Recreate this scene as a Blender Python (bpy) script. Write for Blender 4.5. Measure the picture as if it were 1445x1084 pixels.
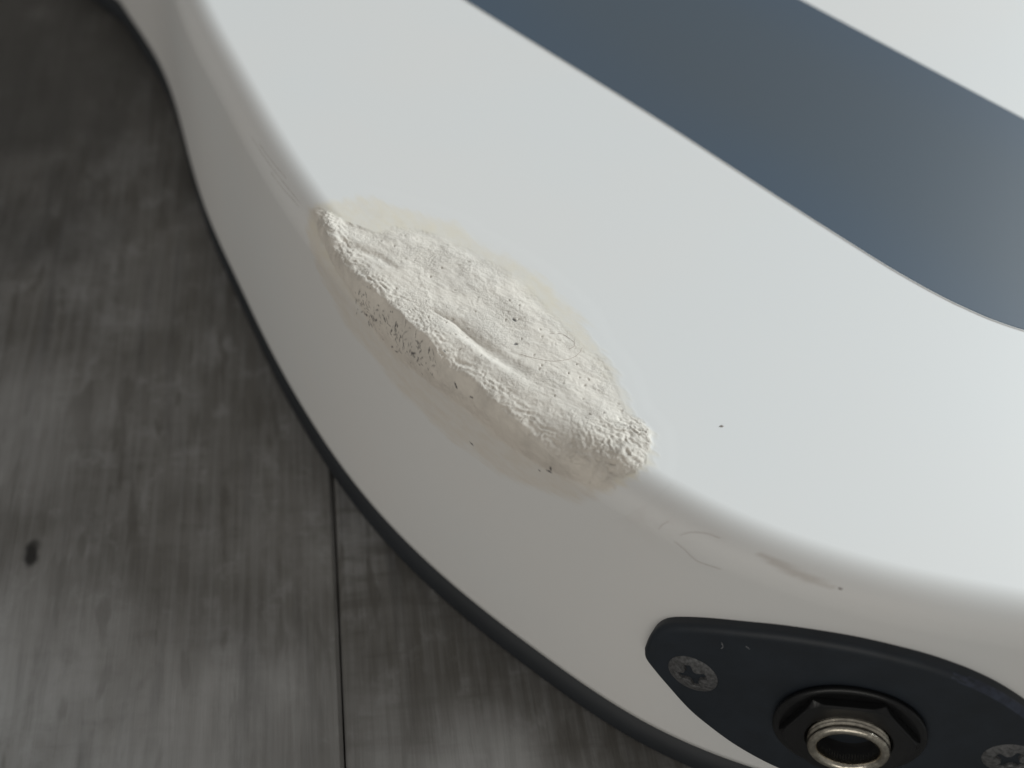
import bpy, bmesh, math, random
import numpy as np
from mathutils import Matrix, Vector

for o_ in list(bpy.data.objects):
    bpy.data.objects.remove(o_, do_unlink=True)
SC = bpy.context.scene
COL = SC.collection
MM = 0.001
T = 41.4            # body thickness in mm; the back lies on the floor at z = 0

# ------------------------------------------------------------------ camera
cam_d = bpy.data.cameras.new('camera')
cam_d.sensor_fit = 'HORIZONTAL'; cam_d.sensor_width = 36.0; cam_d.lens = 43.587
cam_d.clip_start = 0.005; cam_d.clip_end = 50
cam_d.dof.use_dof = True; cam_d.dof.focus_distance = 0.134; cam_d.dof.aperture_fstop = 21.0
cam_o = bpy.data.objects.new('camera', cam_d); COL.objects.link(cam_o)
R_ = Vector((0.99250712, 0.0874894, 0.08529493)); U_ = Vector((-0.12218682, 0.71066462, 0.69283922)); F_ = Vector((0.0, 0.69806977, -0.71602974))
cam_o.matrix_world = Matrix(((R_.x, U_.x, -F_.x, 0.0), (R_.y, U_.y, -F_.y, 0.0), (R_.z, U_.z, -F_.z, (92.286 + T) * MM), (0, 0, 0, 1)))
SC.camera = cam_o

# ------------------------------------------------------------------ room light
world = bpy.data.worlds.new('World'); SC.world = world; world.use_nodes = True
bg = world.node_tree.nodes['Background']
bg.inputs[0].default_value = (1.0, 0.985, 0.955, 1); bg.inputs[1].default_value = 0.19

def area_light(name, az, el, dist, w, h, power, color, centre=(0.02, 0.13, 0.03)):
    l = bpy.data.lights.new(name, 'AREA'); l.shape = 'RECTANGLE'; l.size = w; l.size_y = h
    l.energy = power; l.color = color
    o = bpy.data.objects.new(name, l); COL.objects.link(o)
    d = Vector((math.cos(math.radians(az)) * math.cos(math.radians(el)), math.sin(math.radians(az)) * math.cos(math.radians(el)), math.sin(math.radians(el))))
    o.location = Vector(centre) + d * dist
    o.rotation_euler = d.to_track_quat('Z', 'Y').to_euler()
    return o
area_light('room_fill', -108, 17, 2.0, 2.6, 0.9, 11.3, (1.0, 0.965, 0.895))  # added fill lamp behind the camera, lifts the body's side face
area_light('window_light', 32, 27, 2.6, 2.2, 1.5, 105.0, (0.90, 0.972, 1.0))
SC.view_settings.view_transform = 'Standard'; SC.view_settings.look = 'None'
SC.view_settings.exposure = 0.07; SC.view_settings.gamma = 1.0
SC.cycles.use_denoising = True

# traced rim line of the body: x, y (mm) and heading (radians), one row per 4.3 mm
RIM=[(-85.12, 215.53, -0.9657), (-82.84, 212.25, -0.9614), (-80.54, 208.97, -0.9571), (-78.23, 205.71, -0.9581), (-75.95, 202.42, -0.9712), (-73.73, 199.09, -0.9962), (-71.62, 195.7, -1.033), (-69.64, 192.22, -1.0704), (-67.77, 188.68, -1.1014), (-66.01, 185.09, -1.1261), (-64.33, 181.47, -1.1447), (-62.7, 177.81, -1.1571), (-61.1, 174.14, -1.162), (-59.51, 170.48, -1.1592), (-57.89, 166.82, -1.1494), (-56.23, 163.18, -1.1355), (-54.51, 159.57, -1.118), (-52.73, 155.99, -1.0968), (-50.86, 152.45, -1.0726), (-48.91, 148.96, -1.0532), (-46.91, 145.49, -1.0416), (-44.88, 142.05, -1.0379), (-42.85, 138.6, -1.0408), (-40.83, 135.15, -1.0408), (-38.8, 131.7, -1.0353), (-36.74, 128.27, -1.0246), (-34.64, 124.87, -1.0092), (-32.48, 121.5, -0.9925), (-30.27, 118.17, -0.9749), (-27.99, 114.88, -0.9563), (-25.65, 111.63, -0.9364), (-23.25, 108.44, -0.9118), (-20.75, 105.31, -0.8816), (-18.15, 102.27, -0.8459), (-15.44, 99.33, -0.8062), (-12.62, 96.5, -0.7672), (-9.69, 93.78, -0.7293), (-6.65, 91.17, -0.6924), (-3.53, 88.67, -0.6574), (-0.33, 86.27, -0.6286), (2.93, 83.96, -0.6063), (6.24, 81.71, -0.5908), (9.58, 79.5, -0.5758), (12.96, 77.37, -0.5447), (16.43, 75.38, -0.4965), (20.0, 73.58, -0.4311), (23.7, 72.05, -0.3573), (27.49, 70.78, -0.2897), (31.35, 69.76, -0.2286), (35.27, 68.96, -0.174), (39.23, 68.36, -0.1269), (43.2, 67.93, -0.0925), (47.19, 67.61, -0.0711), (51.18, 67.34, -0.0626), (55.18, 67.1, -0.0599), (59.17, 66.86, -0.0572)]
RIM_STEP=4.00000
SMEAR=[(116.12, 4.03), (116.74, 5.56), (117.18, 8.14), (117.63, 10.44), (120.6, 12.98), (124.52, 15.79), (127.84, 17.72), (131.76, 18.37), (138.72, 19.92), (143.57, 20.22), (148.33, 19.83), (152.16, 19.15), (156.45, 16.81), (159.44, 15.74), (161.84, 14.71), (163.63, 13.21), (166.51, 10.88), (167.71, 10.88), (169.25, 10.38), (170.94, 8.13), (171.75, 6.37), (171.17, 4.55), (170.28, 3.28), (169.4, 1.67), (168.17, 0.0), (166.2, -2.23), (162.84, -3.92), (159.54, -5.08), (156.04, -6.03), (151.62, -5.88), (149.35, -6.51), (145.63, -6.14), (142.05, -5.78), (138.5, -5.64), (134.68, -4.8), (131.65, -4.57), (128.74, -4.34), (125.33, -2.8), (121.7, -1.32), (119.21, 1.12), (116.62, 3.24)]
THICK=[(116.54, 4.14), (118.43, 5.43), (121.13, 6.28), (124.71, 8.55), (124.73, 10.89), (126.9, 13.35), (129.75, 15.35), (135.44, 16.89), (142.47, 18.2), (150.41, 16.58), (155.23, 15.49), (158.73, 15.23), (162.28, 13.1), (165.6, 10.74), (167.31, 10.79), (169.07, 10.36), (170.12, 8.69), (170.2, 7.39), (171.1, 6.43), (170.66, 4.93), (169.41, 3.58), (169.72, 2.45), (168.32, 1.13), (165.4, 0.5), (161.93, -0.64), (158.17, -0.9), (154.17, -0.54), (149.97, -0.25), (145.53, -0.51), (140.72, -1.07), (136.07, -0.95), (133.92, 0.08), (131.38, 1.26), (127.11, 1.69), (122.75, 2.61), (119.01, 3.27)]
CREST=[(119.34, 4.26), (123.72, 3.9), (126.07, 3.49), (129.64, 3.3), (134.14, 3.83), (138.18, 3.91), (141.84, 3.82), (144.26, 4.04), (147.04, 3.26), (150.45, 3.48), (154.11, 3.13), (157.55, 2.84), (160.42, 2.47), (163.14, 2.02), (166.58, 2.62)]
CREST2=[(119.08, 5.88), (125.89, 5.22), (132.66, 5.5), (139.06, 5.43), (144.42, 5.11), (150.09, 5.07), (154.3, 5.02), (158.84, 4.25), (162.72, 4.04), (166.06, 4.4), (168.9, 5.34)]
GROOVE=[(139.19, 6.32), (143.39, 7.2), (146.31, 7.16), (149.22, 7.1), (153.29, 7.34), (156.14, 7.24)]
GROOVE2=[(124.94, 4.57), (127.93, 5.89), (129.9, 6.63), (132.39, 7.1)]
BUMP=[(140.58, 5.25), (145.16, 5.5), (150.15, 6.08), (155.49, 5.93), (158.69, 5.62)]
LUMPA=[(168.61, 8.93)]
LUMPB=[(169.42, 5.22)]
FLECK=[(133.52, 0.89), (134.03, -0.02), (135.27, 1.4), (134.57, 0.13), (136.8, 2.47), (138.27, 2.06), (138.54, 2.95), (138.66, 0.13), (139.47, 0.09), (142.2, 1.81), (142.36, 3.07), (144.15, 3.23), (138.87, 2.94), (134.44, 1.3), (147.26, 12.64), (150.33, 10.04), (149.03, 2.08), (151.27, 2.16), (161.16, -1.1), (162.51, 0.31), (151.99, -4.41), (162.35, -0.29)]
HAIRC=[(151.73, 9.24), (153.25, 9.84), (155.09, 11.04), (155.98, 12.33), (156.27, 13.33), (156.2, 14.25), (155.85, 15.08)]
HAIRC2=[(151.79, 13.92), (152.64, 14.99), (154.38, 15.12), (155.07, 14.68), (155.01, 13.75)]
SCR=[(146.88, -3.71), (149.35, -3.26), (151.44, -3.11), (154.3, -2.8), (156.79, -2.5), (158.94, -2.31)]
HAIR1=[(177.58, 1.69), (178.31, 2.39), (179.48, 2.95), (180.39, 3.15), (181.26, 3.2)]
HAIR1b=[(180.02, 3.51), (180.85, 3.44), (181.46, 3.84), (181.91, 4.18)]
HAIR2=[(177.35, 0.69), (178.4, 0.43), (179.32, -0.06), (180.17, -0.32), (181.31, -0.09), (182.43, 0.11)]
HAIR3=[(174.47, 0.72), (174.56, 1.39), (174.76, 1.96)]
HAIR4=[(175.41, 1.1), (175.58, 1.78), (176.0, 2.39)]
STAIN=[(185.25, 3.37), (186.56, 3.13), (188.11, 2.95), (190.03, 2.69), (191.28, 2.74), (192.57, 2.63)]
DOT=[(193.49, 2.73), (174.73, 15.71)]
# ------------------------------------------------------------------ node helpers
def new_mat(name):
    m = bpy.data.materials.new(name); m.use_nodes = True
    nt = m.node_tree; b = nt.nodes['Principled BSDF']
    return m, nt, b
def N(nt, typ, **kw):
    n = nt.nodes.new(typ)
    for k, v in kw.items():
        if k == 'inp':
            for a, c in v.items(): n.inputs[a].default_value = c
        else: setattr(n, k, v)
    return n
def noise(nt, vec, scale, detail=3, rough=0.55, dist=0.0):
    n = N(nt, 'ShaderNodeTexNoise', inp={'Scale': scale, 'Detail': detail, 'Roughness': rough, 'Distortion': dist})
    if vec is not None: nt.links.new(vec, n.inputs['Vector'])
    return n.outputs['Fac']
def ramp(nt, fac, p0, p1, v0=0.0, v1=1.0):
    n = N(nt, 'ShaderNodeMapRange', inp={'From Min': p0, 'From Max': p1, 'To Min': v0, 'To Max': v1})
    n.interpolation_type = 'SMOOTHSTEP'
    nt.links.new(fac, n.inputs['Value']); return n.outputs['Result']
def mixc(nt, fac, a, b):
    n = N(nt, 'ShaderNodeMix', data_type='RGBA')
    for s, v in ((n.inputs[6], a), (n.inputs[7], b)):
        if isinstance(v, tuple): s.default_value = (*v, 1)
        else: nt.links.new(v, s)
    if isinstance(fac, (int, float)): n.inputs[0].default_value = fac
    else: nt.links.new(fac, n.inputs[0])
    return n.outputs[2]
def mathn(nt, op, a, b=0.0, clamp=False):
    n = N(nt, 'ShaderNodeMath', operation=op, use_clamp=clamp)
    for s, v in ((n.inputs[0], a), (n.inputs[1], b)):
        if isinstance(v, (int, float)): s.default_value = v
        else: nt.links.new(v, s)
    return n.outputs[0]
def attr(nt, name):
    return N(nt, 'ShaderNodeAttribute', attribute_name=name).outputs['Fac']
def objco(nt, scale=(1, 1, 1), rot=(0, 0, 0)):
    t = N(nt, 'ShaderNodeTexCoord'); m = N(nt, 'ShaderNodeMapping')
    m.inputs['Scale'].default_value = scale; m.inputs['Rotation'].default_value = rot
    nt.links.new(t.outputs['Object'], m.inputs['Vector']); return m.outputs['Vector']
def bump(nt, b, hgt, dist, strength=1.0):
    n = N(nt, 'ShaderNodeBump', inp={'Strength': strength, 'Distance': dist})
    nt.links.new(hgt, n.inputs['Height'])
    nt.links.new(n.outputs['Normal'], b.inputs['Normal']); return n

# ------------------------------------------------------------------ materials
LACQ = (0.712, 0.714, 0.706)
def lacquer_nodes(nt, b):
    v = objco(nt)
    base = mixc(nt, ramp(nt, noise(nt, v, 26, 2), 0.35, 0.65), LACQ, (0.724, 0.714, 0.698))
    nt.links.new(base, b.inputs['Base Color'])
    b.inputs['Roughness'].default_value = 0.52; b.inputs['Specular IOR Level'].default_value = 0.40
    b.inputs['Coat Weight'].default_value = 0.12; b.inputs['Coat Roughness'].default_value = 0.30
    return base, v
def m_lacquer():
    m, nt, b = new_mat('white_lacquer')
    base, v = lacquer_nodes(nt, b)
    st = mathn(nt, 'MULTIPLY', attr(nt, 'stain'), ramp(nt, noise(nt, v, 700, 4, 0.7), 0.0, 0.6), True)
    c = mixc(nt, st, base, (0.36, 0.30, 0.25))
    gr = mathn(nt, 'MULTIPLY', attr(nt, 'grime'), ramp(nt, noise(nt, v, 260, 4, 0.6), 0.3, 0.7), True)
    c = mixc(nt, gr, c, (0.52, 0.46, 0.42))
    nt.links.new(c, b.inputs['Base Color'])
    return m
def m_filler():
    m, nt, b = new_mat('filler_over_lacquer')
    base, v = lacquer_nodes(nt, b)
    sm = attr(nt, 'smear'); tk = attr(nt, 'thick'); wr = attr(nt, 'warm'); dk = attr(nt, 'fleck'); cr = attr(nt, 'cavity')
    n1 = noise(nt, v, 420, 5, 0.65); n2 = noise(nt, v, 3200, 4, 0.75); n3 = noise(nt, v, 120, 3)
    film = mixc(nt, ramp(nt, n3, 0.35, 0.65), (0.71, 0.655, 0.545), (0.70, 0.655, 0.575))
    film = mixc(nt, wr, film, (0.64, 0.595, 0.54))
    c = mixc(nt, mathn(nt, 'MULTIPLY', sm, ramp(nt, n1, 0.1, 0.75, 0.72, 1.0), True), base, film)
    pl = mixc(nt, ramp(nt, n1, 0.35, 0.7), (0.745, 0.692, 0.618), (0.685, 0.638, 0.572))
    pl = mixc(nt, ramp(nt, n3, 0.45, 0.62, 0.0, 0.6), pl, (0.675, 0.632, 0.572))
    pl = mixc(nt, mathn(nt, 'MULTIPLY', wr, 0.75), pl, (0.60, 0.545, 0.485))
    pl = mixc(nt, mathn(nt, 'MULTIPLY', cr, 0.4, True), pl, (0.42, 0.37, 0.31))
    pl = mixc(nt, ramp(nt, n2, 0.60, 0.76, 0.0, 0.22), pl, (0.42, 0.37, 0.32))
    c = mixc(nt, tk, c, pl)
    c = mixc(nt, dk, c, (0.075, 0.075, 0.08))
    nt.links.new(c, b.inputs['Base Color'])
    rg = N(nt, 'ShaderNodeMapRange', inp={'From Min': 0, 'From Max': 1, 'To Min': 0.52, 'To Max': 0.9})
    nt.links.new(mathn(nt, 'MAXIMUM', mathn(nt, 'MULTIPLY', sm, 0.55), tk), rg.inputs['Value']); nt.links.new(rg.outputs['Result'], b.inputs['Roughness'])
    nt.links.new(mathn(nt, 'MULTIPLY', mathn(nt, 'SUBTRACT', 1.0, mathn(nt, 'MAXIMUM', sm, tk), True), 0.12), b.inputs['Coat Weight'])
    nt.links.new(mathn(nt, 'SUBTRACT', 0.4, mathn(nt, 'MULTIPLY', tk, 0.25)), b.inputs['Specular IOR Level'])
    n4 = noise(nt, v, 210, 3, 0.6)
    bump(nt, b, mathn(nt, 'MULTIPLY', mathn(nt, 'ADD', mathn(nt, 'MULTIPLY', n2, ramp(nt, n4, 0.40, 0.62, 0.25, 1.0)), mathn(nt, 'MULTIPLY', n1, 0.8)), mathn(nt, 'MAXIMUM', tk, mathn(nt, 'MULTIPLY', sm, 0.12))), 0.00018)
    return m
def m_stripe():
    m, nt, b = new_mat('slate_stripe_paint')
    v = objco(nt)
    # bluer towards both long rims: distance from the stripe's centre line, in metres
    dt = N(nt, 'ShaderNodeVectorMath', operation='DOT_PRODUCT'); dt.inputs[1].default_value = (0.669, 0.743, 0); nt.links.new(v, dt.inputs[0])
    mid = 0.669 * (14.1 - 90) * 0.001 + 0.743 * (171.3 - 240) * 0.001
    dd = mathn(nt, 'ABSOLUTE', mathn(nt, 'SUBTRACT', dt.outputs['Value'], mid))
    c = mixc(nt, ramp(nt, dd, 0.006, 0.023), (0.068, 0.092, 0.118), (0.062, 0.092, 0.130))
    c = mixc(nt, ramp(nt, noise(nt, v, 9, 2), 0.3, 0.7, 0.0, 0.35), c, (0.080, 0.090, 0.100))
    nt.links.new(c, b.inputs['Base Color'])
    b.inputs['Roughness'].default_value = 0.42; b.inputs['Specular IOR Level'].default_value = 0.34
    return m
def m_simple(name, col, rough, metal=0.0, var=0.0, vscale=300, coat=0.0, bscale=None, bdist=0.0):
    m, nt, b = new_mat(name); v = objco(nt)
    if var:
        c = mixc(nt, ramp(nt, noise(nt, v, vscale, 4, 0.65), 0.3, 0.7), tuple(x * (1 - var) for x in col), tuple(min(1, x * (1 + var)) for x in col))
        nt.links.new(c, b.inputs['Base Color'])
    else: b.inputs['Base Color'].default_value = (*col, 1)
    b.inputs['Roughness'].default_value = rough; b.inputs['Metallic'].default_value = metal
    b.inputs['Coat Weight'].default_value = coat; b.inputs['Coat Roughness'].default_value = 0.1
    if bscale: bump(nt, b, noise(nt, v, bscale, 3, 0.6), bdist)
    return m
def m_plank(name, tone, weave):
    m, nt, b = new_mat(name)
    v = objco(nt)                                   # planks run along their own local Y
    vs = objco(nt, (1, 0.10, 1)); vf = objco(nt, (1, 0.035, 1)); vx = objco(nt, (0.16, 1, 1))
    dash = noise(nt, objco(nt, (1, 0.22, 1)), 330, 3, 0.5, 0.2)
    big = noise(nt, v, 22, 3, 0.6, 0.4)
    streak = noise(nt, vs, 210, 5, 0.62, 0.3)
    fine = noise(nt, vf, 1100, 3, 0.6)
    blot = noise(nt, objco(nt, (1, 0.45, 1)), 75, 4, 0.65, 0.2)
    lo = tuple(x * 0.46 * tone for x in (0.165, 0.156, 0.140)); mid = tuple(x * 0.9 * tone for x in (0.165, 0.160, 0.152)); hi = tuple(x * 1.45 * tone for x in (0.165, 0.165, 0.165))
    c = mixc(nt, ramp(nt, big, 0.32, 0.68), lo, mid)
    c = mixc(nt, ramp(nt, blot, 0.48, 0.75, 0.0, 0.6), c, hi)
    mot = noise(nt, objco(nt, (1, 0.7, 1)), 190, 4, 0.65, 0.15)
    c = mixc(nt, ramp(nt, mot, 0.5, 0.72, 0.0, 0.65), c, lo)
    c = mixc(nt, ramp(nt, mot, 0.48, 0.3, 0.0, 0.35), c, hi)
    c = mixc(nt, ramp(nt, noise(nt, objco(nt, (0.3, 1, 1)), 500, 3, 0.6), 0.45, 0.7, 0.0, 0.28), c, lo)
    c = mixc(nt, ramp(nt, streak, 0.52, 0.75, 0.0, 0.75), c, tuple(x * 0.38 * tone for x in (0.16, 0.155, 0.15)))
    c = mixc(nt, ramp(nt, fine, 0.35, 0.7, 0.0, 0.25), c, hi)
    c = mixc(nt, ramp(nt, dash, 0.57, 0.68, 0.0, 0.75), c, lo)
    c = mixc(nt, mathn(nt, 'MULTIPLY', attr(nt, 'shade_tint'), 0.85), c, tuple(x * 0.24 * tone for x in (0.165, 0.158, 0.146)))
    if weave:
        cross = noise(nt, vx, 420, 3, 0.6)
        c = mixc(nt, ramp(nt, cross, 0.45, 0.7, 0.0, 0.6), c, lo)
    c = mixc(nt, mathn(nt, 'MULTIPLY', attr(nt, 'lit_tint'), ramp(nt, streak, 0.3, 0.7, 0.85, 0.45)), c, tuple(x * tone for x in (0.40, 0.40, 0.40)))
    kn = attr(nt, 'knot')
    c = mixc(nt, mathn(nt, 'MULTIPLY', kn, 0.92), c, (0.018, 0.017, 0.016))
    nt.links.new(c, b.inputs['Base Color'])
    b.inputs['Roughness'].default_value = 0.58; b.inputs['Specular IOR Level'].default_value = 0.35
    bump(nt, b, mathn(nt, 'ADD', streak, mathn(nt, 'MULTIPLY', fine, 0.5)), 0.0002)
    return m

MAT = {}
MAT['lacquer'] = m_lacquer(); MAT['filler'] = m_filler(); MAT['stripe'] = m_stripe()
MAT['edge'] = m_simple('black_edge_paint', (0.015, 0.018, 0.022), 0.6, coat=0.0, var=0.15, vscale=60)
MAT['plate'] = m_simple('dark_jack_plate', (0.0115, 0.016, 0.0225), 0.55, metal=0.0, var=0.2, vscale=150, bscale=2600, bdist=0.00001)
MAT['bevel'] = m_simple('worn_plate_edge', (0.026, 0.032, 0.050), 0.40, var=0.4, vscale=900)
MAT['black'] = m_simple('black_nut_finish', (0.0055, 0.0055, 0.006), 0.30, var=0.2, vscale=800)
MAT['scratch'] = m_simple('bare_scratch', (0.30, 0.30, 0.31), 0.4)
MAT['nickel'] = m_simple('worn_nickel', (0.62, 0.57, 0.48), 0.22, metal=1.0, var=0.25, vscale=1500, bscale=3500, bdist=0.00002)
MAT['bore'] = m_simple('socket_inside', (0.012, 0.012, 0.013), 0.6)
MAT['screw'] = m_simple('oxidised_screw', (0.10, 0.10, 0.102), 0.52, metal=0.35, var=0.45, vscale=2400, bscale=4000, bdist=0.00004)
MAT['recess'] = m_simple('screw_recess', (0.004, 0.004, 0.004), 0.8)  # shade inside the cross slot, painted near black
MAT['scuff'] = m_simple('dulled_scratch', (0.50, 0.47, 0.44), 0.7, var=0.15, vscale=900)
MAT['hair'] = m_simple('brown_hair', (0.40, 0.32, 0.27), 0.5)
MAT['dust'] = m_simple('dark_dust', (0.34, 0.31, 0.29), 0.8)

# ------------------------------------------------------------------ object helpers
def put(name, verts, faces, mat, parent=None, smooth=True, origin=(0, 0, 0), mats=None, midx=None, attrs=None, flat=None, recalc=True):
    """verts in mm with z = 0 at the guitar's top plane; linked as one mesh object."""
    me = bpy.data.meshes.new(name)
    V = np.asarray(verts, float) * MM; V[:, 2] += T * MM
    off = np.array(origin, float); V = V - off
    me.from_pydata(V.tolist() if len(V) < 60000 else V.tolist(), [], faces if isinstance(faces, list) else faces.tolist())
    me.polygons.foreach_set('use_smooth', [smooth] * len(me.polygons))
    if flat is not None:
        for i in flat: me.polygons[i].use_smooth = False
    for mt in (mats or [mat]): me.materials.append(mt)
    if midx is not None: me.polygons.foreach_set('material_index', list(midx))
    for k, a in (attrs or {}).items():
        at = me.attributes.new(k, 'FLOAT', 'POINT'); at.data.foreach_set('value', np.ascontiguousarray(a, dtype=np.float32).ravel())
    me.update()
    if recalc:
        bm = bmesh.new(); bm.from_mesh(me); bmesh.ops.recalc_face_normals(bm, faces=bm.faces[:]); bm.to_mesh(me); bm.free()
    o = bpy.data.objects.new(name, me); COL.objects.link(o)
    if parent is not None: o.parent = parent
    else: o.location = origin
    return o
def tag(o, label=None, cat=None, group=None, kind=None):
    for k, v in (('label', label), ('category', cat), ('group', group), ('kind', kind)):
        if v: o[k] = v
    return o
def empty(name, loc):
    o = bpy.data.objects.new(name, None); o.empty_display_size = 0.02; o.location = loc; COL.objects.link(o); return o
def grid_faces(n, m, closed_n=False, closed_m=False):
    i = np.arange(n if closed_n else n - 1); j = np.arange(m if closed_m else m - 1)
    I, J = np.meshgrid(i, j, indexing='ij'); I2 = (I + 1) % n; J2 = (J + 1) % m
    return np.stack([I * m + J, I2 * m + J, I2 * m + J2, I * m + J2], -1).reshape(-1, 4).tolist()
def tube(path, rad, k=6):
    """round tube along a list of 3-D points (mm), rad a number or list"""
    P = np.array(path, float); n = len(P); rad = np.broadcast_to(rad, n)
    t = np.gradient(P, axis=0); t /= np.linalg.norm(t, axis=1)[:, None] + 1e-12
    up = np.array([0.3, -0.5, 0.8]); a = np.cross(t, up); a /= np.linalg.norm(a, axis=1)[:, None]; b = np.cross(t, a)
    th = np.linspace(0, 2 * np.pi, k, endpoint=False)
    V = P[:, None] + rad[:, None, None] * (np.cos(th)[None, :, None] * a[:, None] + np.sin(th)[None, :, None] * b[:, None])
    F = grid_faces(n, k, closed_m=True); F.append(list(range(k))); F.append([(n - 1) * k + i for i in range(k)][::-1])
    return V.reshape(-1, 3), F

# ------------------------------------------------------------------ numpy noise
_rs = np.random.RandomState(7); _perm = _rs.permutation(512); _perm = np.concatenate([_perm, _perm, _perm])
_gr = np.stack([np.cos(np.linspace(0, 2 * np.pi, 512, endpoint=False)), np.sin(np.linspace(0, 2 * np.pi, 512, endpoint=False))], -1)
def perlin(x, y, seed=0):
    x = x + seed * 17.31 + 100; y = y + seed * 9.77 + 100
    xi = np.floor(x).astype(int); yi = np.floor(y).astype(int); xf = x - xi; yf = y - yi
    u = xf ** 3 * (xf * (xf * 6 - 15) + 10); w = yf ** 3 * (yf * (yf * 6 - 15) + 10)
    def g(a, b_, fx, fy):
        h = _gr[_perm[(_perm[a % 512] + b_) % 512]]; return h[..., 0] * fx + h[..., 1] * fy
    n00 = g(xi, yi, xf, yf); n10 = g(xi + 1, yi, xf - 1, yf); n01 = g(xi, yi + 1, xf, yf - 1); n11 = g(xi + 1, yi + 1, xf - 1, yf - 1)
    return ((n00 * (1 - u) + n10 * u) * (1 - w) + (n01 * (1 - u) + n11 * u) * w) * 1.5
def fbm(x, y, seed=0, octs=4, gain=0.5):
    s = 0; a = 1; t = 0
    for o in range(octs): s = s + a * perlin(x * 2 ** o, y * 2 ** o, seed + o * 3); t += a; a *= gain
    return s / t
def ridged(x, y, seed=0, octs=3):
    s = 0; a = 1; t = 0
    for o in range(octs): s = s + a * (1 - np.abs(perlin(x * 2 ** o, y * 2 ** o, seed + o * 5)) * 2); t += a; a *= 0.5
    return s / t
def sstep(a, b, x):
    t = np.clip((x - a) / (b - a), 0, 1); return t * t * (3 - 2 * t)
def seg_dist(poly, s, v, closed=False):
    P = np.array(poly, float); Q = np.roll(P, -1, 0)
    if not closed: P, Q = P[:-1], Q[:-1]
    best = np.full(s.shape, 1e9)
    for (ax, ay), (bx, by) in zip(P, Q):
        dx, dy = bx - ax, by - ay; L = dx * dx + dy * dy + 1e-9
        t = np.clip(((s - ax) * dx + (v - ay) * dy) / L, 0, 1)
        best = np.minimum(best, (s - ax - t * dx) ** 2 + (v - ay - t * dy) ** 2)
    return np.sqrt(best)
def inside(poly, s, v):
    P = np.array(poly, float); Q = np.roll(P, -1, 0); r = np.zeros(s.shape, bool)
    for (ax, ay), (bx, by) in zip(P, Q):
        c = (ay > v) != (by > v)
        with np.errstate(divide='ignore', invalid='ignore'):
            r ^= c & (s < (bx - ax) * (v - ay) / (by - ay + 1e-12) + ax)
    return r
def signed(poly, s, v):
    d = seg_dist(poly, s, v, True); return np.where(inside(poly, s, v), d, -d)

# ------------------------------------------------------------------ body outline (traced rim, then the rest of the body)
R = np.array(RIM); RS = np.arange(len(R)) * RIM_STEP; RR = 4.2     # RR: radius of the rounded top edge
def cubic(xs, ys, q):
    d = np.gradient(ys, xs); i = np.clip(np.searchsorted(xs, q) - 1, 0, len(xs) - 2)
    h = xs[i + 1] - xs[i]; t = (q - xs[i]) / h
    return (2 * t ** 3 - 3 * t ** 2 + 1) * ys[i] + (t ** 3 - 2 * t ** 2 + t) * h * d[i] + (-2 * t ** 3 + 3 * t ** 2) * ys[i + 1] + (t ** 3 - t ** 2) * h * d[i + 1]
def rim(s):
    return cubic(RS, R[:, 0], s), cubic(RS, R[:, 1], s), cubic(RS, R[:, 2], s)
def surf(s, v, off=0.0):
    """point on the guitar's skin: s mm along the rim, v mm up the side (0 = where the rounding starts), off mm out of the skin"""
    s = np.asarray(s, float); v = np.asarray(v, float)
    x, y, h = rim(s); nx, ny = np.sin(h), -np.cos(h)
    a = np.clip(v / RR, 0, np.pi / 2)
    o = -RR + (RR + off) * np.cos(a) - np.maximum(v - np.pi / 2 * RR, 0); z = -RR + (RR + off) * np.sin(a) + np.minimum(v, 0)
    return np.stack([x + nx * o, y + ny * o, z + 0 * o], -1)
SV = np.arange(0, RS[-1] - 0.3, 0.6)
vx_, vy_, vh_ = rim(SV)
ax = np.array([0.743, -0.669]); nn = np.array([0.669, 0.743]); O_ = np.array([-8.0, 93.0])
far = [(98, 58), (121, 100), (132, 160), (123, 225), (88, 285), (35, 316), (-25, 322), (-85, 308), (-135, 283), (-190, 278), (-240, 290), (-295, 298), (-345, 280), (-362, 250), (-345, 222), (-300, 205), (-290, 180), (-292, 140), (-318, 112), (-372, 95), (-395, 62), (-375, 28), (-325, 5), (-268, 6), (-215, 25), (-175, 37)]
fp = [O_ + ax * a + nn * b for a, b in far]
ctrl = [np.array([vx_[-12], vy_[-12]]), np.array([vx_[-1], vy_[-1]])] + fp + [np.array([vx_[0], vy_[0]]), np.array([vx_[24], vy_[24]])]
rest = []
for i in range(1, len(ctrl) - 2):
    p0, p1, p2, p3 = ctrl[i - 1:i + 3]
    for t in np.linspace(0, 1, 14, endpoint=False)[(1 if i == 1 else 0):]:
        # centripetal-like Catmull-Rom
        d1 = (p2 - p0) / (np.linalg.norm(p2 - p1) + np.linalg.norm(p1 - p0)) * np.linalg.norm(p2 - p1); d2 = (p3 - p1) / (np.linalg.norm(p3 - p2) + np.linalg.norm(p2 - p1)) * np.linalg.norm(p2 - p1)
        rest.append((2 * t ** 3 - 3 * t ** 2 + 1) * p1 + (t ** 3 - 2 * t ** 2 + t) * d1 + (-2 * t ** 3 + 3 * t ** 2) * p2 + (t ** 3 - t ** 2) * d2)
rest = np.array(rest)
OX = np.concatenate([vx_, rest[:, 0]]); OY = np.concatenate([vy_, rest[:, 1]])
tx = np.roll(OX, -1) - np.roll(OX, 1); ty = np.roll(OY, -1) - np.roll(OY, 1); tl = np.hypot(tx, ty)
NX, NY = ty / tl, -tx / tl
NX[1:len(SV) - 1] = np.sin(vh_)[1:-1]; NY[1:len(SV) - 1] = -np.cos(vh_)[1:-1]
nO = len(OX)
EDGE_Z = -36.05                                                   # white above, black below

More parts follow.
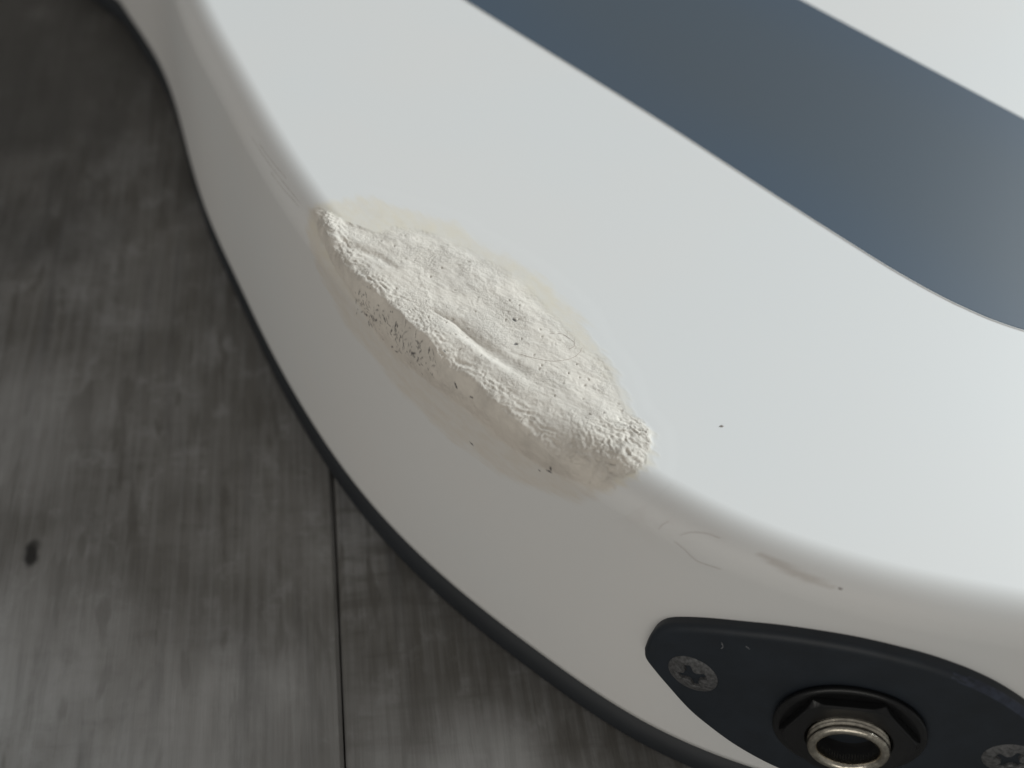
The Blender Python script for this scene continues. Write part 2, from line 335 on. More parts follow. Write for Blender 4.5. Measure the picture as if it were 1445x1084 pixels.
# ------------------------------------------------------------------ floor of planks
ga = math.atan2(-43.24, 9.65)                                       # direction of the plank joint
fd = np.array([math.cos(ga), math.sin(ga)]); fr = np.array([-fd[1], fd[0]])  # fr points to the right of the picture
if fr[0] < 0: fr = -fr
fq = np.array([-18.2, 86.9])                                        # a point on the joint
floor = empty('floor', (0, 0, 0)); tag(floor, kind='structure')
sub = put('subfloor', [(-1600, -1300, -T - 12), (1600, -1300, -T - 12), (1600, 1900, -T - 12), (-1600, 1900, -T - 12), (-1600, -1300, -T - 10.05), (1600, -1300, -T - 10.05), (1600, 1900, -T - 10.05), (-1600, 1900, -T - 10.05)],
          [[4, 5, 6, 7], [3, 2, 1, 0], [0, 1, 5, 4], [1, 2, 6, 5], [2, 3, 7, 6], [3, 0, 4, 7]], MAT['dust'], floor, smooth=False)
tag(sub, kind='structure')
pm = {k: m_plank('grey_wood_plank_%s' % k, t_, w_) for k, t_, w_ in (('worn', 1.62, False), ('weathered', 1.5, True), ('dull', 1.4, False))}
PWID = 168.0; GAP = 0.10; PLEN = 1250.0
KN = [(-58.3, 89.8, 0.8, 2.0)]
LIT_SPOTS = [(-30, 64, 22, 0.55), (0, 60, 17, 0.95), (-56, 74, 20, 0.45), (-70, 108, 18, 0.35), (-84, 60, 30, 0.3), (40, 40, 30, 0.3)]      # brighter pools of light on the floor, painted into the plank colour
def plank(k, seg):
    x0 = k * PWID + GAP; x1 = (k + 1) * PWID - GAP; be = 0.5
    y0 = -PLEN + seg * PLEN + (k % 3) * 310 + GAP - 200; y1 = y0 + PLEN - 2 * GAP
    near = k in (-1, 0) and seg in (0, 1)
    fine = k in (-1, 0) and y0 < 0 < y1
    xs = [x0, x0 + be] + (list(np.arange(x0 + 4, x1 - 3, 1.0)) if fine else []) + [x1 - be, x1]
    if fine and k == -1:
        kl = (KN[0][0] - fq[0]) * fr[0] + (KN[0][1] - fq[1]) * fr[1]; kt = (KN[0][0] - fq[0]) * fd[0] + (KN[0][1] - fq[1]) * fd[1]
        xs = sorted(set([a for a in xs if abs(a - kl) > 4.2] + list(kl + np.arange(-4, 4.01, 0.25))))
    ys = [y0, y0 + be] + (list(np.arange(max(y0 + 3, -190), min(y1 - 3, 70), 1.0)) if fine else []) + [y1 - be, y1]
    if fine and k == -1: ys = sorted(set([a for a in ys if abs(a - kt) > 5.2] + list(kt + np.arange(-5, 5.01, 0.3))))
    nx, ny = len(xs), len(ys)
    X, Y = np.meshgrid(xs, ys, indexing='ij'); Z = np.full(X.shape, 0.0)
    Z[0, :] = Z[-1, :] = -0.5; Z[:, 0] = Z[:, -1] = -0.3
    V = list(zip(X.ravel(), Y.ravel(), Z.ravel())); F = grid_faces(nx, ny)
    # skirt down to the underside
    ring = [i * ny for i in range(nx)] + [(nx - 1) * ny + j for j in range(1, ny)] + [i * ny + ny - 1 for i in range(nx - 2, -1, -1)] + [j for j in range(ny - 2, 0, -1)]
    b0 = len(V); V += [(V[i][0], V[i][1], -10.0) for i in ring]; m = len(ring)
    F += [[ring[(i + 1) % m], ring[i], b0 + i, b0 + (i + 1) % m] for i in range(m)] + [[b0 + i for i in range(m)]]
    V = np.array(V)
    wx = fq[0] + fr[0] * V[:, 0] + fd[0] * V[:, 1]; wy = fq[1] + fr[1] * V[:, 0] + fd[1] * V[:, 1]
    kn = np.zeros(len(V))
    for (kx, ky, a, c) in KN:
        du = (wx - kx) * fr[0] + (wy - ky) * fr[1]; dv = (wx - kx) * fd[0] + (wy - ky) * fd[1]
        rr_ = np.sqrt((du / a) ** 2 + (dv / c) ** 2) + 0.25 * perlin(wx * 0.8, wy * 0.8, 3); kn = np.maximum(kn, 1 - sstep(0.55, 1.5, rr_))
    lit_tint = np.zeros(len(V))
    for (kx, ky, a, am) in LIT_SPOTS:
        lit_tint = np.maximum(lit_tint, am * (1 - sstep(0.3, 1.15, np.hypot(wx - kx, wy - ky) / a + 0.35 * fbm(wx / 9, wy / 14, 13, 3))))
    me = bpy.data.meshes.new('plank'); me.from_pydata((V * MM).tolist(), [], F); me.materials.append(pm[('worn', 'weathered', 'dull')[(k + 1 if k in (-1, 0) else abs(k) + seg) % 3]])
    shd = np.zeros(len(V))  # soft shadow on the floor beside the body, painted into the plank colour
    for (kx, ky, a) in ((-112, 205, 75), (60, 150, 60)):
        shd = np.maximum(shd, 1 - sstep(0.3, 1.2, np.hypot(wx - kx, wy - ky) / a + 0.5 * fbm(wx / 14, wy / 22, 23, 3)))
    at = me.attributes.new('shade_tint', 'FLOAT', 'POINT'); at.data.foreach_set('value', shd.astype(np.float32))
    at = me.attributes.new('lit_tint', 'FLOAT', 'POINT'); at.data.foreach_set('value', lit_tint.astype(np.float32))
    at = me.attributes.new('knot', 'FLOAT', 'POINT'); at.data.foreach_set('value', kn.astype(np.float32))
    me.update()
    o = bpy.data.objects.new('plank', me); COL.objects.link(o); o.parent = floor
    o.matrix_local = Matrix(((fr[0], fd[0], 0, fq[0] * MM), (fr[1], fd[1], 0, fq[1] * MM), (0, 0, 1, 0), (0, 0, 0, 1)))
    tag(o, kind='structure')
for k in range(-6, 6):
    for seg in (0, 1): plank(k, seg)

# ------------------------------------------------------------------ the guitar
GO = (0.09, 0.24, 0.0)
guitar = empty('electric_guitar', GO)
tag(guitar, 'white electric guitar body with slate stripe and rough filler on its rim', 'electric guitar')

def skin(levels):
    """rings of the outline; levels = list of (inset, z)"""
    V = []
    for ins, z in levels: V.append(np.stack([OX - NX * ins, OY - NY * ins, np.full(nO, z)], -1))
    return np.concatenate(V)
# white shell: side, rounding, top
lev = [(6.0, EDGE_Z), (0.0, EDGE_Z)] + [(0.0, z) for z in np.arange(EDGE_Z + 0.7, -RR - 0.3, 0.75)]
lev += [(RR - RR * math.cos(a), -RR + RR * math.sin(a)) for a in np.linspace(0, math.pi / 2, 19)]
V = skin(lev); nl = len(lev)
F = grid_faces(nl, nO, closed_m=True)
F.append([(nl - 1) * nO + i for i in range(nO)]); F.append(list(range(nO))[::-1])
# stain mask on the side near the jack plate
st = np.zeros(len(V)); gm = np.zeros(len(V)); nv = len(SV)
for li, (ins, z) in enumerate(lev):
    if li < 2: continue
    vv = z + RR if z <= -RR else RR * math.acos(max(-1, min(1, (RR - ins) / RR)))
    s_ = SV; v_ = np.full(nv, vv)
    d = seg_dist(STAIN, s_, v_); along = np.clip((s_ - 185.2) / 7.4, 0, 1)
    wdt = 0.16 + 0.36 * np.sin(np.pi * along) ** 0.8
    st[li * nO:li * nO + nv] = (1 - sstep(0.35, 1.35, d / wdt)) * 0.42
    gm[li * nO:li * nO + nv] = np.exp(-((s_ - 174.5) / 3.2) ** 2 - ((vv - 1.4) / 2.2) ** 2) * 0.30 + np.exp(-((s_ - 180.5) / 2.2) ** 2 - ((vv - 3.3) / 0.6) ** 2) * 0.12
body = put('body', V, F, MAT['lacquer'], guitar, origin=GO, attrs={'stain': st, 'grime': gm}, flat=[len(F) - 1, len(F) - 2])
# black back edge
q = 0.9
lb = [(4.0, -T), (q, -T)] + [(q - q * math.sin(a), -T + q - q * math.cos(a)) for a in np.linspace(0.2, math.pi / 2, 7)] + [(0.0, EDGE_Z - 0.02), (5.0, EDGE_Z - 0.02)]
V = skin(lb); F = grid_faces(len(lb), nO, closed_m=True); F.append(list(range(nO))[::-1]); F.append([(len(lb) - 1) * nO + i for i in range(nO)])
put('back_edge', V, F, MAT['edge'], guitar, origin=GO, flat=[len(F) - 1, len(F) - 2])

# stripe on the top: lower edge, rounded end, upper edge
lo = [(-13.92, 167.29), (-8.76, 162.75), (7.27, 148.9), (17.05, 140.3), (24.8, 133.1), (32.0, 126.5), (38.6, 120.6), (42.57, 117.1), (46.38, 114.1), (49.37, 112.05), (51.61, 110.75), (53.87, 109.6), (57.35, 108.4), (62, 107.6), (68, 107.8), (76, 110.2), (84, 115.5), (89.5, 123), (91, 130), (89, 135.5), (84.5, 139.5)]
dstr = np.array([-0.743, 0.669])
hi_ = [(79, 142.6), (66.41, 153.55), (37.05, 179.89)]
far_hi = np.array(hi_[-1]) + dstr * 245; far_lo = np.array(lo[0]) + dstr * 235
def smooth_poly(P, n=5):
    P = [np.array(p, float) for p in P]; P = [2 * P[0] - P[1]] + P + [2 * P[-1] - P[-2]]; out = []
    for i in range(1, len(P) - 2):
        p0, p1, p2, p3 = P[i - 1:i + 3]; l = np.linalg.norm(p2 - p1)
        d1 = (p2 - p0) / (np.linalg.norm(p2 - p1) + np.linalg.norm(p1 - p0)) * l; d2 = (p3 - p1) / (np.linalg.norm(p3 - p2) + np.linalg.norm(p2 - p1)) * l
        for t in np.linspace(0, 1, n, endpoint=False): out.append((2 * t ** 3 - 3 * t ** 2 + 1) * p1 + (t ** 3 - 2 * t ** 2 + t) * d1 + (-2 * t ** 3 + 3 * t ** 2) * p2 + (t ** 3 - t ** 2) * d2)
    out.append(P[-2]); return out
lowline = smooth_poly(lo, 5)
# cross sections across the stripe so that it can carry its own bluer rims
loL = [far_lo] + [np.array(p) for p in lowline]
ctr = []
SP = np.array(loL + [np.array(p) for p in smooth_poly(hi_, 6)] + [far_hi])
# dense inner grid clipped to the outline: build as concentric insets of the outline
def inset_poly(P, d):
    t = np.roll(P, -1, 0) - np.roll(P, 1, 0); t /= np.linalg.norm(t, axis=1)[:, None]; n_ = np.stack([-t[:, 1], t[:, 0]], -1); return P + n_ * d
ins = [0.0, 0.06, 0.18]
zs_ = [0.004, 0.07, 0.10]
V = np.concatenate([np.c_[inset_poly(SP, d), np.full(len(SP), z)] for d, z in zip(ins, zs_)])
n_ = len(SP); F = grid_faces(len(ins), n_, closed_m=True); F.append([(len(ins) - 1) * n_ + i for i in range(n_)])
stripe = put('stripe', V, F, MAT['stripe'], guitar, origin=GO, flat=[len(F) - 1])
# the paint step along the stripe's rim
path = [(p[0], p[1], -0.02) for p in SP]
P3 = np.array(path); tt = np.roll(P3, -1, 0) - np.roll(P3, 1, 0); tt /= np.linalg.norm(tt, axis=1)[:, None]
sd_ = np.stack([-tt[:, 1], tt[:, 0], 0 * tt[:, 0]], -1)
prof = [(-0.16, 0.0), (-0.11, 0.07), (-0.04, 0.11), (0.03, 0.11), (0.07, 0.06), (0.08, 0.0)]
V = np.concatenate([P3 + sd_ * a + np.array([0, 0, c]) for a, c in prof]); F = grid_faces(len(prof), n_, closed_m=True)
put('paint_ridge', V, F, MAT['lacquer'], guitar, origin=GO)

# ------------------------------------------------------------------ the filler repair
ds = 0.105
sg = np.arange(112.5, 175.0, ds); vg = np.arange(-9.5, 23.5, ds)
S_, V_ = np.meshgrid(sg, vg, indexing='ij')
wob = 0.45 * fbm(S_ / 1.6, V_ / 1.6, 11, 4, 0.6)
dsm = signed(SMEAR, S_, V_) + wob * 0.9 + 0.9 * fbm(S_ / 7.0, V_ / 0.8, 17, 3)
topz = sstep(7, 11, V_) * sstep(168, 160, S_)
dth = signed(THICK, S_, V_) + wob * (1 - 0.45 * topz)
smear = sstep(-0.5, 1.1, dsm) * (0.72 + 0.28 * sstep(-0.4, 0.4, fbm(S_ / 2.4, V_ / 0.9, 21, 4, 0.6)))
soft = 0.35 + 1.5 * sstep(4.0, -1.0, V_)                             # the lower rim is feathered, the upper crisper
endr = sstep(163, 168, S_)
thick = sstep(-0.25, 0.55, dth / (0.6 + 0.4 * soft)) * (1 - topz) + topz * sstep(-0.7, 2.0, dth + 0.35 * fbm(S_ / 0.5, V_ / 0.4, 19, 3))
cv = np.interp(S_, [p[0] for p in CREST], [p[1] for p in CREST]) + 0.25 * fbm(S_ / 3.0, V_ * 0, 15, 3)
aa = np.clip(V_ / cv * math.pi / 4, 0, math.pi / 4); bb = np.clip((RR * math.pi / 2 - V_) / (RR * math.pi / 2 - cv) * math.pi / 4, 0, math.pi / 4)
corner = RR * (1 / np.cos(np.where(V_ < cv, aa, bb)) - 1)
tend = sstep(116.5, 124, S_) * sstep(170, 158, S_)
base = 0.58 * corner * tend * thick + 0.30 * sstep(0, 3.4, dth) * sstep(-2.5, 2.0, V_) + 0.03 * thick
und = 0.22 * fbm(S_ / 8.0, V_ / 4.5, 31, 3)
# direction of trowelling: mostly along the rim, slightly slanted
a_ = math.radians(9); Su = S_ * math.cos(a_) + V_ * math.sin(a_); Vu = -S_ * math.sin(a_) + V_ * math.cos(a_)
wx = 0.55 * fbm(S_ / 1.1, V_ / 1.1, 41, 2); wy = 0.55 * fbm(S_ / 1.1, V_ / 1.1, 47, 2)
worm = ridged((S_ + wx) / 1.05, (V_ + wy) / 0.62, 51, 3)             # curly crackle
wormf = ridged((S_ + wx) / 0.46, (V_ + wy) / 0.42, 57, 2)
patchy = sstep(-0.15, 0.35, fbm(S_ / 3.6, V_ / 2.2, 61, 3))
streaks = fbm(Su / 4.5, Vu / 0.42, 71, 3)
dc = seg_dist(CREST, S_, V_); dc2 = seg_dist(CREST2, S_, V_)
lower = inside(CREST + [(170, 30), (110, 30)], S_, V_)               # above the crest line
crest_w = np.exp(-(dc2 / 1.15) ** 2)
edge = np.where(lower, sstep(0.0, 0.35, dc), 0.0)
wc = 0.5 * fbm(S_ / 2.2, V_ / 2.2, 81, 3)
wrinkle = ridged((S_ + V_ * 0.7) / 2.6, (V_ + wc - 0.12 * S_) / 0.5, 85, 3)
up = sstep(1.5, 4.5, V_)
h = base + und * thick
h += thick * up * (0.45 + 0.45 * endr) * (0.07 * (worm - 0.5) * (0.15 + 0.85 * patchy) + 0.085 * (wormf - 0.5) * (0.2 + 0.8 * patchy) + 0.07 * streaks)
h += thick * (1 - up) * (0.03 * (wormf - 0.5) + 0.06 * fbm(S_ / 1.4, V_ / 0.9, 91, 3))
tcr = sstep(117, 121, S_) * sstep(168.5, 165.5, S_)
h += thick * tcr * np.exp(-(np.maximum(np.abs(V_ - cv - 0.75) - 0.15, 0) / 0.8) ** 2) * (0.04 + 0.19 * (wrinkle - 0.55) + 0.07 * (wormf - 0.5))
h += thick * tcr * 0.12 * edge * np.exp(-(np.maximum(dc - 0.3, 0) / 0.9) ** 2)  # crisp lip along the lower side of the crest
dg = seg_dist(GROOVE, S_, V_ + 0.25 * wc); tg = sstep(139.5, 145, S_) * sstep(158, 151, S_)
h -= 0.34 * tg * np.exp(-(dg / (0.75 + 0.5 * np.abs(wc))) ** 2) + 0.16 * sstep(139, 141, S_) * sstep(149, 145, S_) * np.exp(-((dg + 0.1) / 0.22) ** 2)
dg2 = seg_dist(GROOVE2, S_, V_); h -= 0.20 * np.exp(-(dg2 / 0.55) ** 2) * sstep(124, 126, S_) * sstep(133, 130, S_)
db = seg_dist(BUMP, S_, V_); h += 0.15 * np.exp(-(db / 1.0) ** 2) * sstep(140, 146, S_) * sstep(160, 153, S_)
for (ls, lv), am, rd in (((168.0, 8.8), 0.26, 2.2), ((168.4, 5.6), 0.28, 1.9), ((165.0, 5.6), 0.24, 2.4), ((119.8, 5.2), 0.24, 1.6)):
    rr2 = np.hypot(S_ - ls, V_ - lv); h += thick * am * np.exp(-(rr2 / rd) ** 2) * (1 + 0.55 * (worm - 0.5) + 0.3 * (wormf - 0.5))
h += thick * endr * 0.10 * (ridged((S_ + wx) / 0.8, (V_ + wy) / 0.7, 95, 3) - 0.5)
# the break in the crest near its lower end
h -= 0.16 * sstep(0.5, 0.0, np.abs(S_ - 166.8)) * np.exp(-((V_ - 2.6) / 1.1) ** 2)
# pits
rs_ = np.random.RandomState(5); fleck = np.zeros(S_.shape); pit = np.zeros(S_.shape)
def spot(s0, v0, ra, rb, ang, am):
    du = (S_ - s0) * math.cos(ang) + (V_ - v0) * math.sin(ang); dv = -(S_ - s0) * math.sin(ang) + (V_ - v0) * math.cos(ang)
    return am * (1 - sstep(0.55, 1.15, np.sqrt((du / ra) ** 2 + (dv / rb) ** 2) + 0.5 * fbm(S_ / 0.25, V_ / 0.25, int(s0 * 7) % 50, 2)))
for (s0, v0) in FLECK:
    fleck = np.maximum(fleck, spot(s0, v0, rs_.uniform(0.2, 0.42), rs_.uniform(0.09, 0.17), rs_.uniform(0, 3.1), 0.85))
for _ in range(150):
    s0 = rs_.uniform(131, 146); v0 = np.interp(s0, [131, 146], [1.5, 2.1]) + rs_.normal(0, 0.9)
    fleck = np.maximum(fleck, spot(s0, v0, rs_.uniform(0.10, 0.42), rs_.uniform(0.04, 0.09), rs_.uniform(0, 3.1), rs_.uniform(0.3, 0.8)))
for _ in range(60):
    s0 = rs_.uniform(122, 168); v0 = rs_.uniform(5, 15); pit = np.maximum(pit, spot(s0, v0, rs_.uniform(0.08, 0.25), rs_.uniform(0.06, 0.14), rs_.uniform(0, 3.1), 1.0))
h -= 0.10 * fleck + 0.12 * pit * thick
# fine scored lines in the feathered side film
warm = sstep(3.2, 0.0, V_) * 0.85 + 0.3 * sstep(0.2, 0.5, fbm(S_ / 4, V_ / 2, 97, 3))
ln = np.zeros(S_.shape)
for poly, am in ((SCR, 0.7), ([(s, v + 0.55) for s, v in SCR[:4]], 0.35), ([(138.5, -4.4), (142, -4.9), (146, -5.0), (151.5, -4.6), (156, -4.2)], 0.55), ([(128, -1.0), (131, -2.6), (134.5, -3.6), (138, -4.3)], 0.4), ([(119.8, 3.0), (122.6, 1.4), (126, 0.0), (129, -1.4)], 0.4), ([(155, 18.2), (157.8, 16.2), (160.0, 14.6)], 0.3), ([(158, 15.5), (160.5, 13.9), (162.9, 12.4)], 0.3)):
    ln = np.maximum(ln, am * (1 - sstep(0.02, 0.16, seg_dist(poly, S_, V_ + 0.12 * wc))) * sstep(-0.3, 0.3, fbm(S_ / 1.2, V_ / 1.2, 99, 2)))
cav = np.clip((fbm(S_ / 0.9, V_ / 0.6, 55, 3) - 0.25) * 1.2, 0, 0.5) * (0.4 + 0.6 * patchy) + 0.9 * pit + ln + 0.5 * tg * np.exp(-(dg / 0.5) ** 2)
lip = np.exp(-(dsm / 0.22) ** 2) * sstep(1.0, 6.0, V_) * sstep(150, 160, S_)   # dried rim of the film
h = h * 1.0 + 0.018 * smear + 0.010 * lip - 0.02 * ln
film_edge = sstep(-0.9, 0.2, dsm)
OFF = 0.022 + np.maximum(h, -0.012) * np.maximum(film_edge, thick)
bord = np.minimum(np.minimum(S_ - sg[0], sg[-1] - S_), np.minimum(V_ - vg[0], vg[-1] - V_))
far_out = sstep(-1.0, -2.6, signed(SMEAR, S_, V_))                   # drop the sheet under the skin away from the repair
OFF = OFF - far_out * 0.012
PV = surf(S_, V_, 0.0)
e1 = surf(S_, V_, 1.0) - PV
PV = PV + e1 * OFF[..., None]
keep = signed(SMEAR, S_, V_) > -2.8
ni, nj = S_.shape
Fq = np.array(grid_faces(ni, nj)); kv = keep.ravel()
Fq = Fq[kv[Fq].all(1)]
used = np.zeros(ni * nj, bool); used[Fq.ravel()] = True; idx = np.cumsum(used) - 1
Fq = idx[Fq][:, ::-1]
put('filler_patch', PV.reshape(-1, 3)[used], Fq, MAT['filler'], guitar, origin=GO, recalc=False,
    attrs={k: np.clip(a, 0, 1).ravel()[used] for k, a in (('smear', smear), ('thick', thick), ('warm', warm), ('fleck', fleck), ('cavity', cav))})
filler = [c for c in guitar.children if c.name.startswith('filler_patch')][0]
filler['label'] = 'rough off-white filler patch over the rounded rim'
def on_patch(s, v):
    i = int(round((s - sg[0]) / ds)); j = int(round((v - vg[0]) / ds)); return OFF[min(max(i, 0), ni - 1), min(max(j, 0), nj - 1)]
for poly in (HAIRC, HAIRC2):
    P = smooth_poly(poly, 6); V, F = tube([surf(p[0], p[1], on_patch(p[0], p[1]) + 0.0) for p in P], 0.022, 6)
    o = put('embedded_hair', V, F, MAT['hair'], filler, origin=GO)

# scored lines left by sanding, running up to the repair along the rounded rim
for pts in ([(98.7, 2.55), (102.0, 2.6), (105.2, 2.75), (109.7, 3.05), (113.4, 3.3), (116.5, 3.45)], [(101.0, 3.0), (105.3, 3.25), (109.6, 3.65)], [(106.5, 2.3), (110, 2.5), (114, 2.9), (117.5, 3.0)]):
    V, F = tube([surf(a, b, -0.012) for a, b in smooth_poly(pts, 6)], 0.035, 6); put('sanding_scratch', V, F, MAT['scuff'], guitar, origin=GO)

# ------------------------------------------------------------------ jack plate with screws, nut and socket
SJ, VJ = 199.65, -16.3
up_prof = [(-21.95, -0.4), (-21.85, 1.5), (-21.5, 3.5), (-20.6, 5.3), (-18.8, 6.95), (-16.3, 8.65), (-13.1, 10.35), (-10.0, 11.75), (-6.6, 12.8), (-3.2, 13.45), (0, 13.6), (4, 13.3), (8, 12.3), (11.5, 10.8), (15, 8.6), (18.2, 6.1), (20.3, 3.9), (21.5, 1.6), (21.9, 0.2)]
lo_prof = [(21.6, -1.8), (20.2, -4.2), (17.5, -6.6), (14, -8.8), (9.4, -10.9), (4.4, -12.2), (0, -12.6), (-4.4, -12.0), (-9.4, -10.3), (-13.5, -8.2), (-15.7, -6.85), (-18.5, -4.5), (-20.4, -2.9), (-21.6, -1.7)]
PO = np.array(smooth_poly(up_prof + lo_prof + [up_prof[0]], 5)[:-1])[::-1]       # counter-clockwise seen from outside
PO = PO[::-1]
def in2(P, d):
    t = np.roll(P, -1, 0) - np.roll(P, 1, 0); t /= np.linalg.norm(t, axis=1)[:, None]; return P + np.stack([t[:, 1], -t[:, 0]], -1) * d
TH = 1.5; rb = 0.8
lv = [(0.0, 0.0), (0.0, TH - rb)] + [(rb * (1 - math.cos(a)), TH - rb + rb * math.sin(a)) for a in np.linspace(0.25, math.pi / 2, 6)]
rings = []
for d, off in lv:
    Q = in2(PO, d); rings.append(surf(SJ + Q[:, 0], VJ + Q[:, 1], off))
m_ = len(PO); V = np.concatenate(rings)
F = grid_faces(len(lv), m_, closed_m=True)
last = rings[-1]; c_ = in2(PO, lv[-1][0])
# inner fill: rows across the plate, following the curved rim
cent = []
for k_ in (0.985, 0.9, 0.78, 0.62, 0.44, 0.22):
    Q = c_ * k_; rings.append(surf(SJ + Q[:, 0], VJ + Q[:, 1], TH))
V = np.concatenate(rings + [surf(np.array([SJ]), np.array([VJ]), TH)])
F = grid_faces(len(rings), m_, closed_m=True); b0 = (len(rings) - 1) * m_; ci = len(rings) * m_
F += [[b0 + i, b0 + (i + 1) % m_, ci] for i in range(m_)]
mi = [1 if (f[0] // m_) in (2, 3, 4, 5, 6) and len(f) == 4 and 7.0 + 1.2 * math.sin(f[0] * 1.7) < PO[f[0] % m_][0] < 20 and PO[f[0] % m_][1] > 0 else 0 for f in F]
plate = put('jack_plate', V, F, None, guitar, origin=GO, mats=[MAT['plate'], MAT['bevel']], midx=mi)
def fix_normals(o):
    bm = bmesh.new(); bm.from_mesh(o.data); bmesh.ops.recalc_face_normals(bm, faces=bm.faces[:]); bm.to_mesh(o.data); bm.free()
def frame(s, v, off):
    c = surf(np.array([s]), np.array([v]), off)[0]; x, y, h_ = rim(np.array([s])); h_ = float(h_[0])
    return c, np.array([math.cos(h_), math.sin(h_), 0]), np.array([0, 0, 1.0]), np.array([math.sin(h_), -math.cos(h_), 0])
def revolve(prof, fr, n=64, rmod=None):
    c, t, u, nrm = fr; th = np.linspace(0, 2 * np.pi, n, endpoint=False); V = []
    for k, (r_, z_) in enumerate(prof):
        rr3 = r_ if rmod is None else r_ * rmod(th, k)
        V.append(c + nrm * z_ + (rr3 * np.cos(th))[:, None] * t + (rr3 * np.sin(th))[:, None] * u)
    return np.concatenate(V), grid_faces(len(prof), n, closed_m=True)
fj = frame(SJ, VJ, TH)
# washer
V, F = revolve([(5.0, 0.0), (7.55, 0.0), (7.7, 0.12), (7.7, 0.5), (7.6, 0.62), (7.45, 0.68), (6.9, 0.62), (5.0, 0.60)], fj, 96)
washer = put('washer', V, F, MAT['black'], plate, origin=GO); fix_normals(washer)
# hexagonal nut with chamfered corners
def hexr(th, R0, a0=0.0):
    k = np.mod(th - a0 + math.pi / 6, math.pi / 3) - math.pi / 6; return R0 * math.cos(math.pi / 6) / np.cos(math.pi / 6 - np.abs(k)) if False else R0 * math.cos(math.pi / 6) / np.cos(np.mod(th - a0, math.pi / 3) - math.pi / 6)
def nut_mesh(fr, R0, h0, h1, bore, n=144):
    c, t, u, nrm = fr; th = np.linspace(0, 2 * np.pi, n, endpoint=False); hx = hexr(th, R0, math.radians(15)); V = []
    rc = R0 * 0.93
    lvls = [(np.full(n, bore), h0), (hx, h0), (hx, h1 - 0.12 - 0.9 * np.maximum(hx - rc, 0)), (np.minimum(hx - 0.08, rc + 0.02), h1 - 0.02), (np.minimum(hx - 0.3, rc - 0.25), h1), (np.full(n, bore + 0.25), h1), (np.full(n, bore), h1 - 0.3), (np.full(n, bore), h0)]
    for r_, z_ in lvls: V.append(c + np.outer(np.broadcast_to(z_, n), nrm) + (r_ * np.cos(th))[:, None] * t + (r_ * np.sin(th))[:, None] * u)
    return np.concatenate(V), grid_faces(len(lvls), n, closed_m=True)
V, F = nut_mesh(fj, 7.0, 0.64, 1.6, 4.18)
nut = put('hex_nut', V, F, MAT['black'], plate, origin=GO, smooth=False); fix_normals(nut)
# threaded nickel socket
pr = [(4.1, 0.1)]
z = 0.7
while z < 2.2: pr += [(4.12, z), (4.12, z + 0.10), (3.90, z + 0.2), (3.90, z + 0.26)]; z += 0.38
pr += [(4.1, 2.36), (4.08, 2.6), (3.98, 2.78), (3.82, 2.86), (3.5, 2.88), (3.28, 2.8), (3.12, 2.6), (3.05, 2.3), (3.04, 1.2)]
V, F = revolve(pr, fj, 120)
sock = put('socket_ring', V, F, MAT['nickel'], plate, origin=GO); fix_normals(sock)
V, F = revolve([(3.05, 2.0), (3.03, 0.5), (3.0, 0.0), (2.9, -0.3), (0.1, -0.35)], fj, 64)
bore = put('socket_bore', V, F, MAT['bore'], plate, origin=GO); 
# screws
def screw_mesh(fr, rs, rot):
    c, t, u, nrm = fr; nr, na = 40, 120
    rad = np.linspace(0, 1, nr) ** 0.9 * rs; th = np.linspace(0, 2 * np.pi, na, endpoint=False)
    Rr, Th = np.meshgrid(rad, th, indexing='ij'); X = Rr * np.cos(Th - rot); Y = Rr * np.sin(Th - rot)
    dome = 0.42 * (1 - (Rr / rs) ** 2.4)
    aw = 0.36 + 0.06 * np.clip(1 - Rr / 1.6, 0, 1)
    ax_ = np.abs(X); ay = np.abs(Y)
    arm1 = sstep(aw + 0.12, aw - 0.08, ay) * sstep(1.68, 1.45, ax_); arm2 = sstep(aw + 0.12, aw - 0.08, ax_) * sstep(1.68, 1.45, ay)
    core = sstep(0.95, 0.70, Rr)
    rec = np.maximum(np.maximum(arm1, arm2), core)
    depth = rec * (0.35 + 0.75 * np.clip(1 - Rr / 1.7, 0, 1))
    Z = dome - 1.4 * depth + 0.02 * fbm(X * 2, Y * 2, 5, 3)
    V = c + Z[..., None] * nrm + (Rr * np.cos(Th))[..., None] * t + (Rr * np.sin(Th))[..., None] * u
    F = grid_faces(nr, na, closed_m=True)
    rim0 = (nr - 1) * na; V = V.reshape(-1, 3)
    low = c - 0.35 * nrm + (rs * 1.0 * np.cos(th))[:, None] * t + (rs * 1.0 * np.sin(th))[:, None] * u
    nV = len(V); V = np.concatenate([V, low]); F += [[rim0 + i, rim0 + (i + 1) % na, nV + (i + 1) % na, nV + i] for i in range(na)]
    r_at = rec.ravel(); mi = [1 if (f[0] < nr * na and min(r_at[k] if k < nr * na else 0 for k in f) > 0.6) else 0 for f in F]
    return V, F, mi
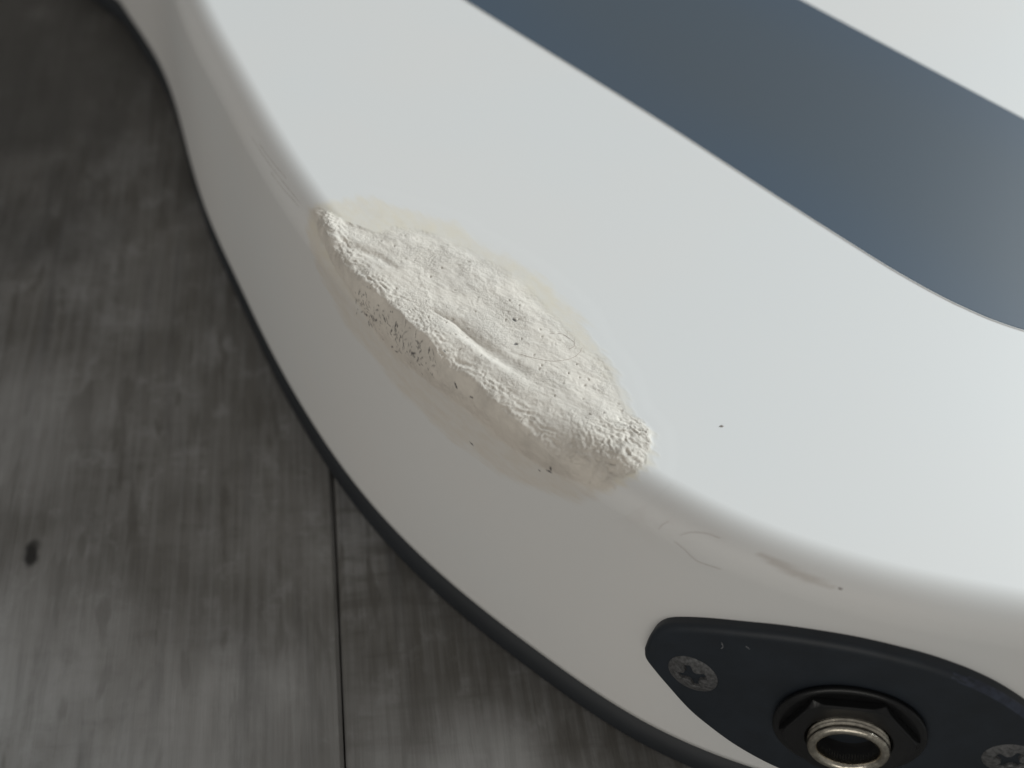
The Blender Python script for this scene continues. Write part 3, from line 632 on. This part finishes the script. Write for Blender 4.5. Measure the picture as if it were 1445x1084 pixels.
for sgn, rot in ((-1, 33), (1, 70)):
    V, F, mi = screw_mesh(frame(SJ + sgn * 16.3, VJ + (0.15 if sgn < 0 else 0.1), TH + 0.02), 2.72, math.radians(rot))
    o = put('screw', V, F, None, plate, origin=GO, mats=[MAT['screw'], MAT['recess']], midx=mi); fix_normals(o)
fix_normals(plate)
# little bare scratches on the plate
for pts in ([(184.9, -8.9), (185.2, -9.4), (185.1, -9.9)], [(187.2, -7.9), (187.6, -8.1)]):
    V, F = tube([surf(a, b, TH + 0.0) for a, b in smooth_poly(pts, 5)], 0.03, 5); put('scratch', V, F, MAT['scratch'], plate, origin=GO)

# ------------------------------------------------------------------ loose bits lying on the body
def hair(poly, label, rad=0.012):
    V, F = tube([surf(a, b, 0.03) for a, b in smooth_poly(poly, 6)], rad, 5)
    c0 = V.mean(0) * MM; c0[2] += T * MM
    o = put('hair', V, F, MAT['hair'], None, origin=tuple(c0)); tag(o, label, 'hair', 'hairs stuck to the white rim')
hair(HAIR1, 'short arched brown hair on the white rim just right of the filler patch')
hair(HAIR2, 'long thin brown hair slanting down the white side above the jack plate')
hair(HAIR4, 'tiny brown hair nearest the lower end of the filler patch', 0.010)
def crumb(s, v, size, label, seed):
    r_ = np.random.RandomState(seed); c = surf(np.array([s]), np.array([v]), size * 0.25)[0]
    bm = bmesh.new(); bmesh.ops.create_icosphere(bm, subdivisions=2, radius=1)
    V = np.array([list(x.co) for x in bm.verts]); F = [[x.index for x in f.verts] for f in bm.faces]; bm.free()
    V = V * (1 + 0.25 * r_.randn(len(V), 1)) * np.array([size, size * 0.6, size * 0.35]) + c
    c0 = c * MM; c0[2] += T * MM
    o = put('dust_speck', V, F, MAT['dust'], None, origin=tuple(c0), smooth=False); tag(o, label, 'dust speck', 'specks of dust on the white lacquer')
crumb(174.73, 15.75, 0.19, 'dark speck alone on the white top right of the filler patch', 3)
crumb(193.45, 2.7, 0.2, 'dark speck beside the brown stain on the rounded rim', 4)
#crumb(143.99, 26.81, 0.10, 'very small speck on the white top above the filler patch', 6)
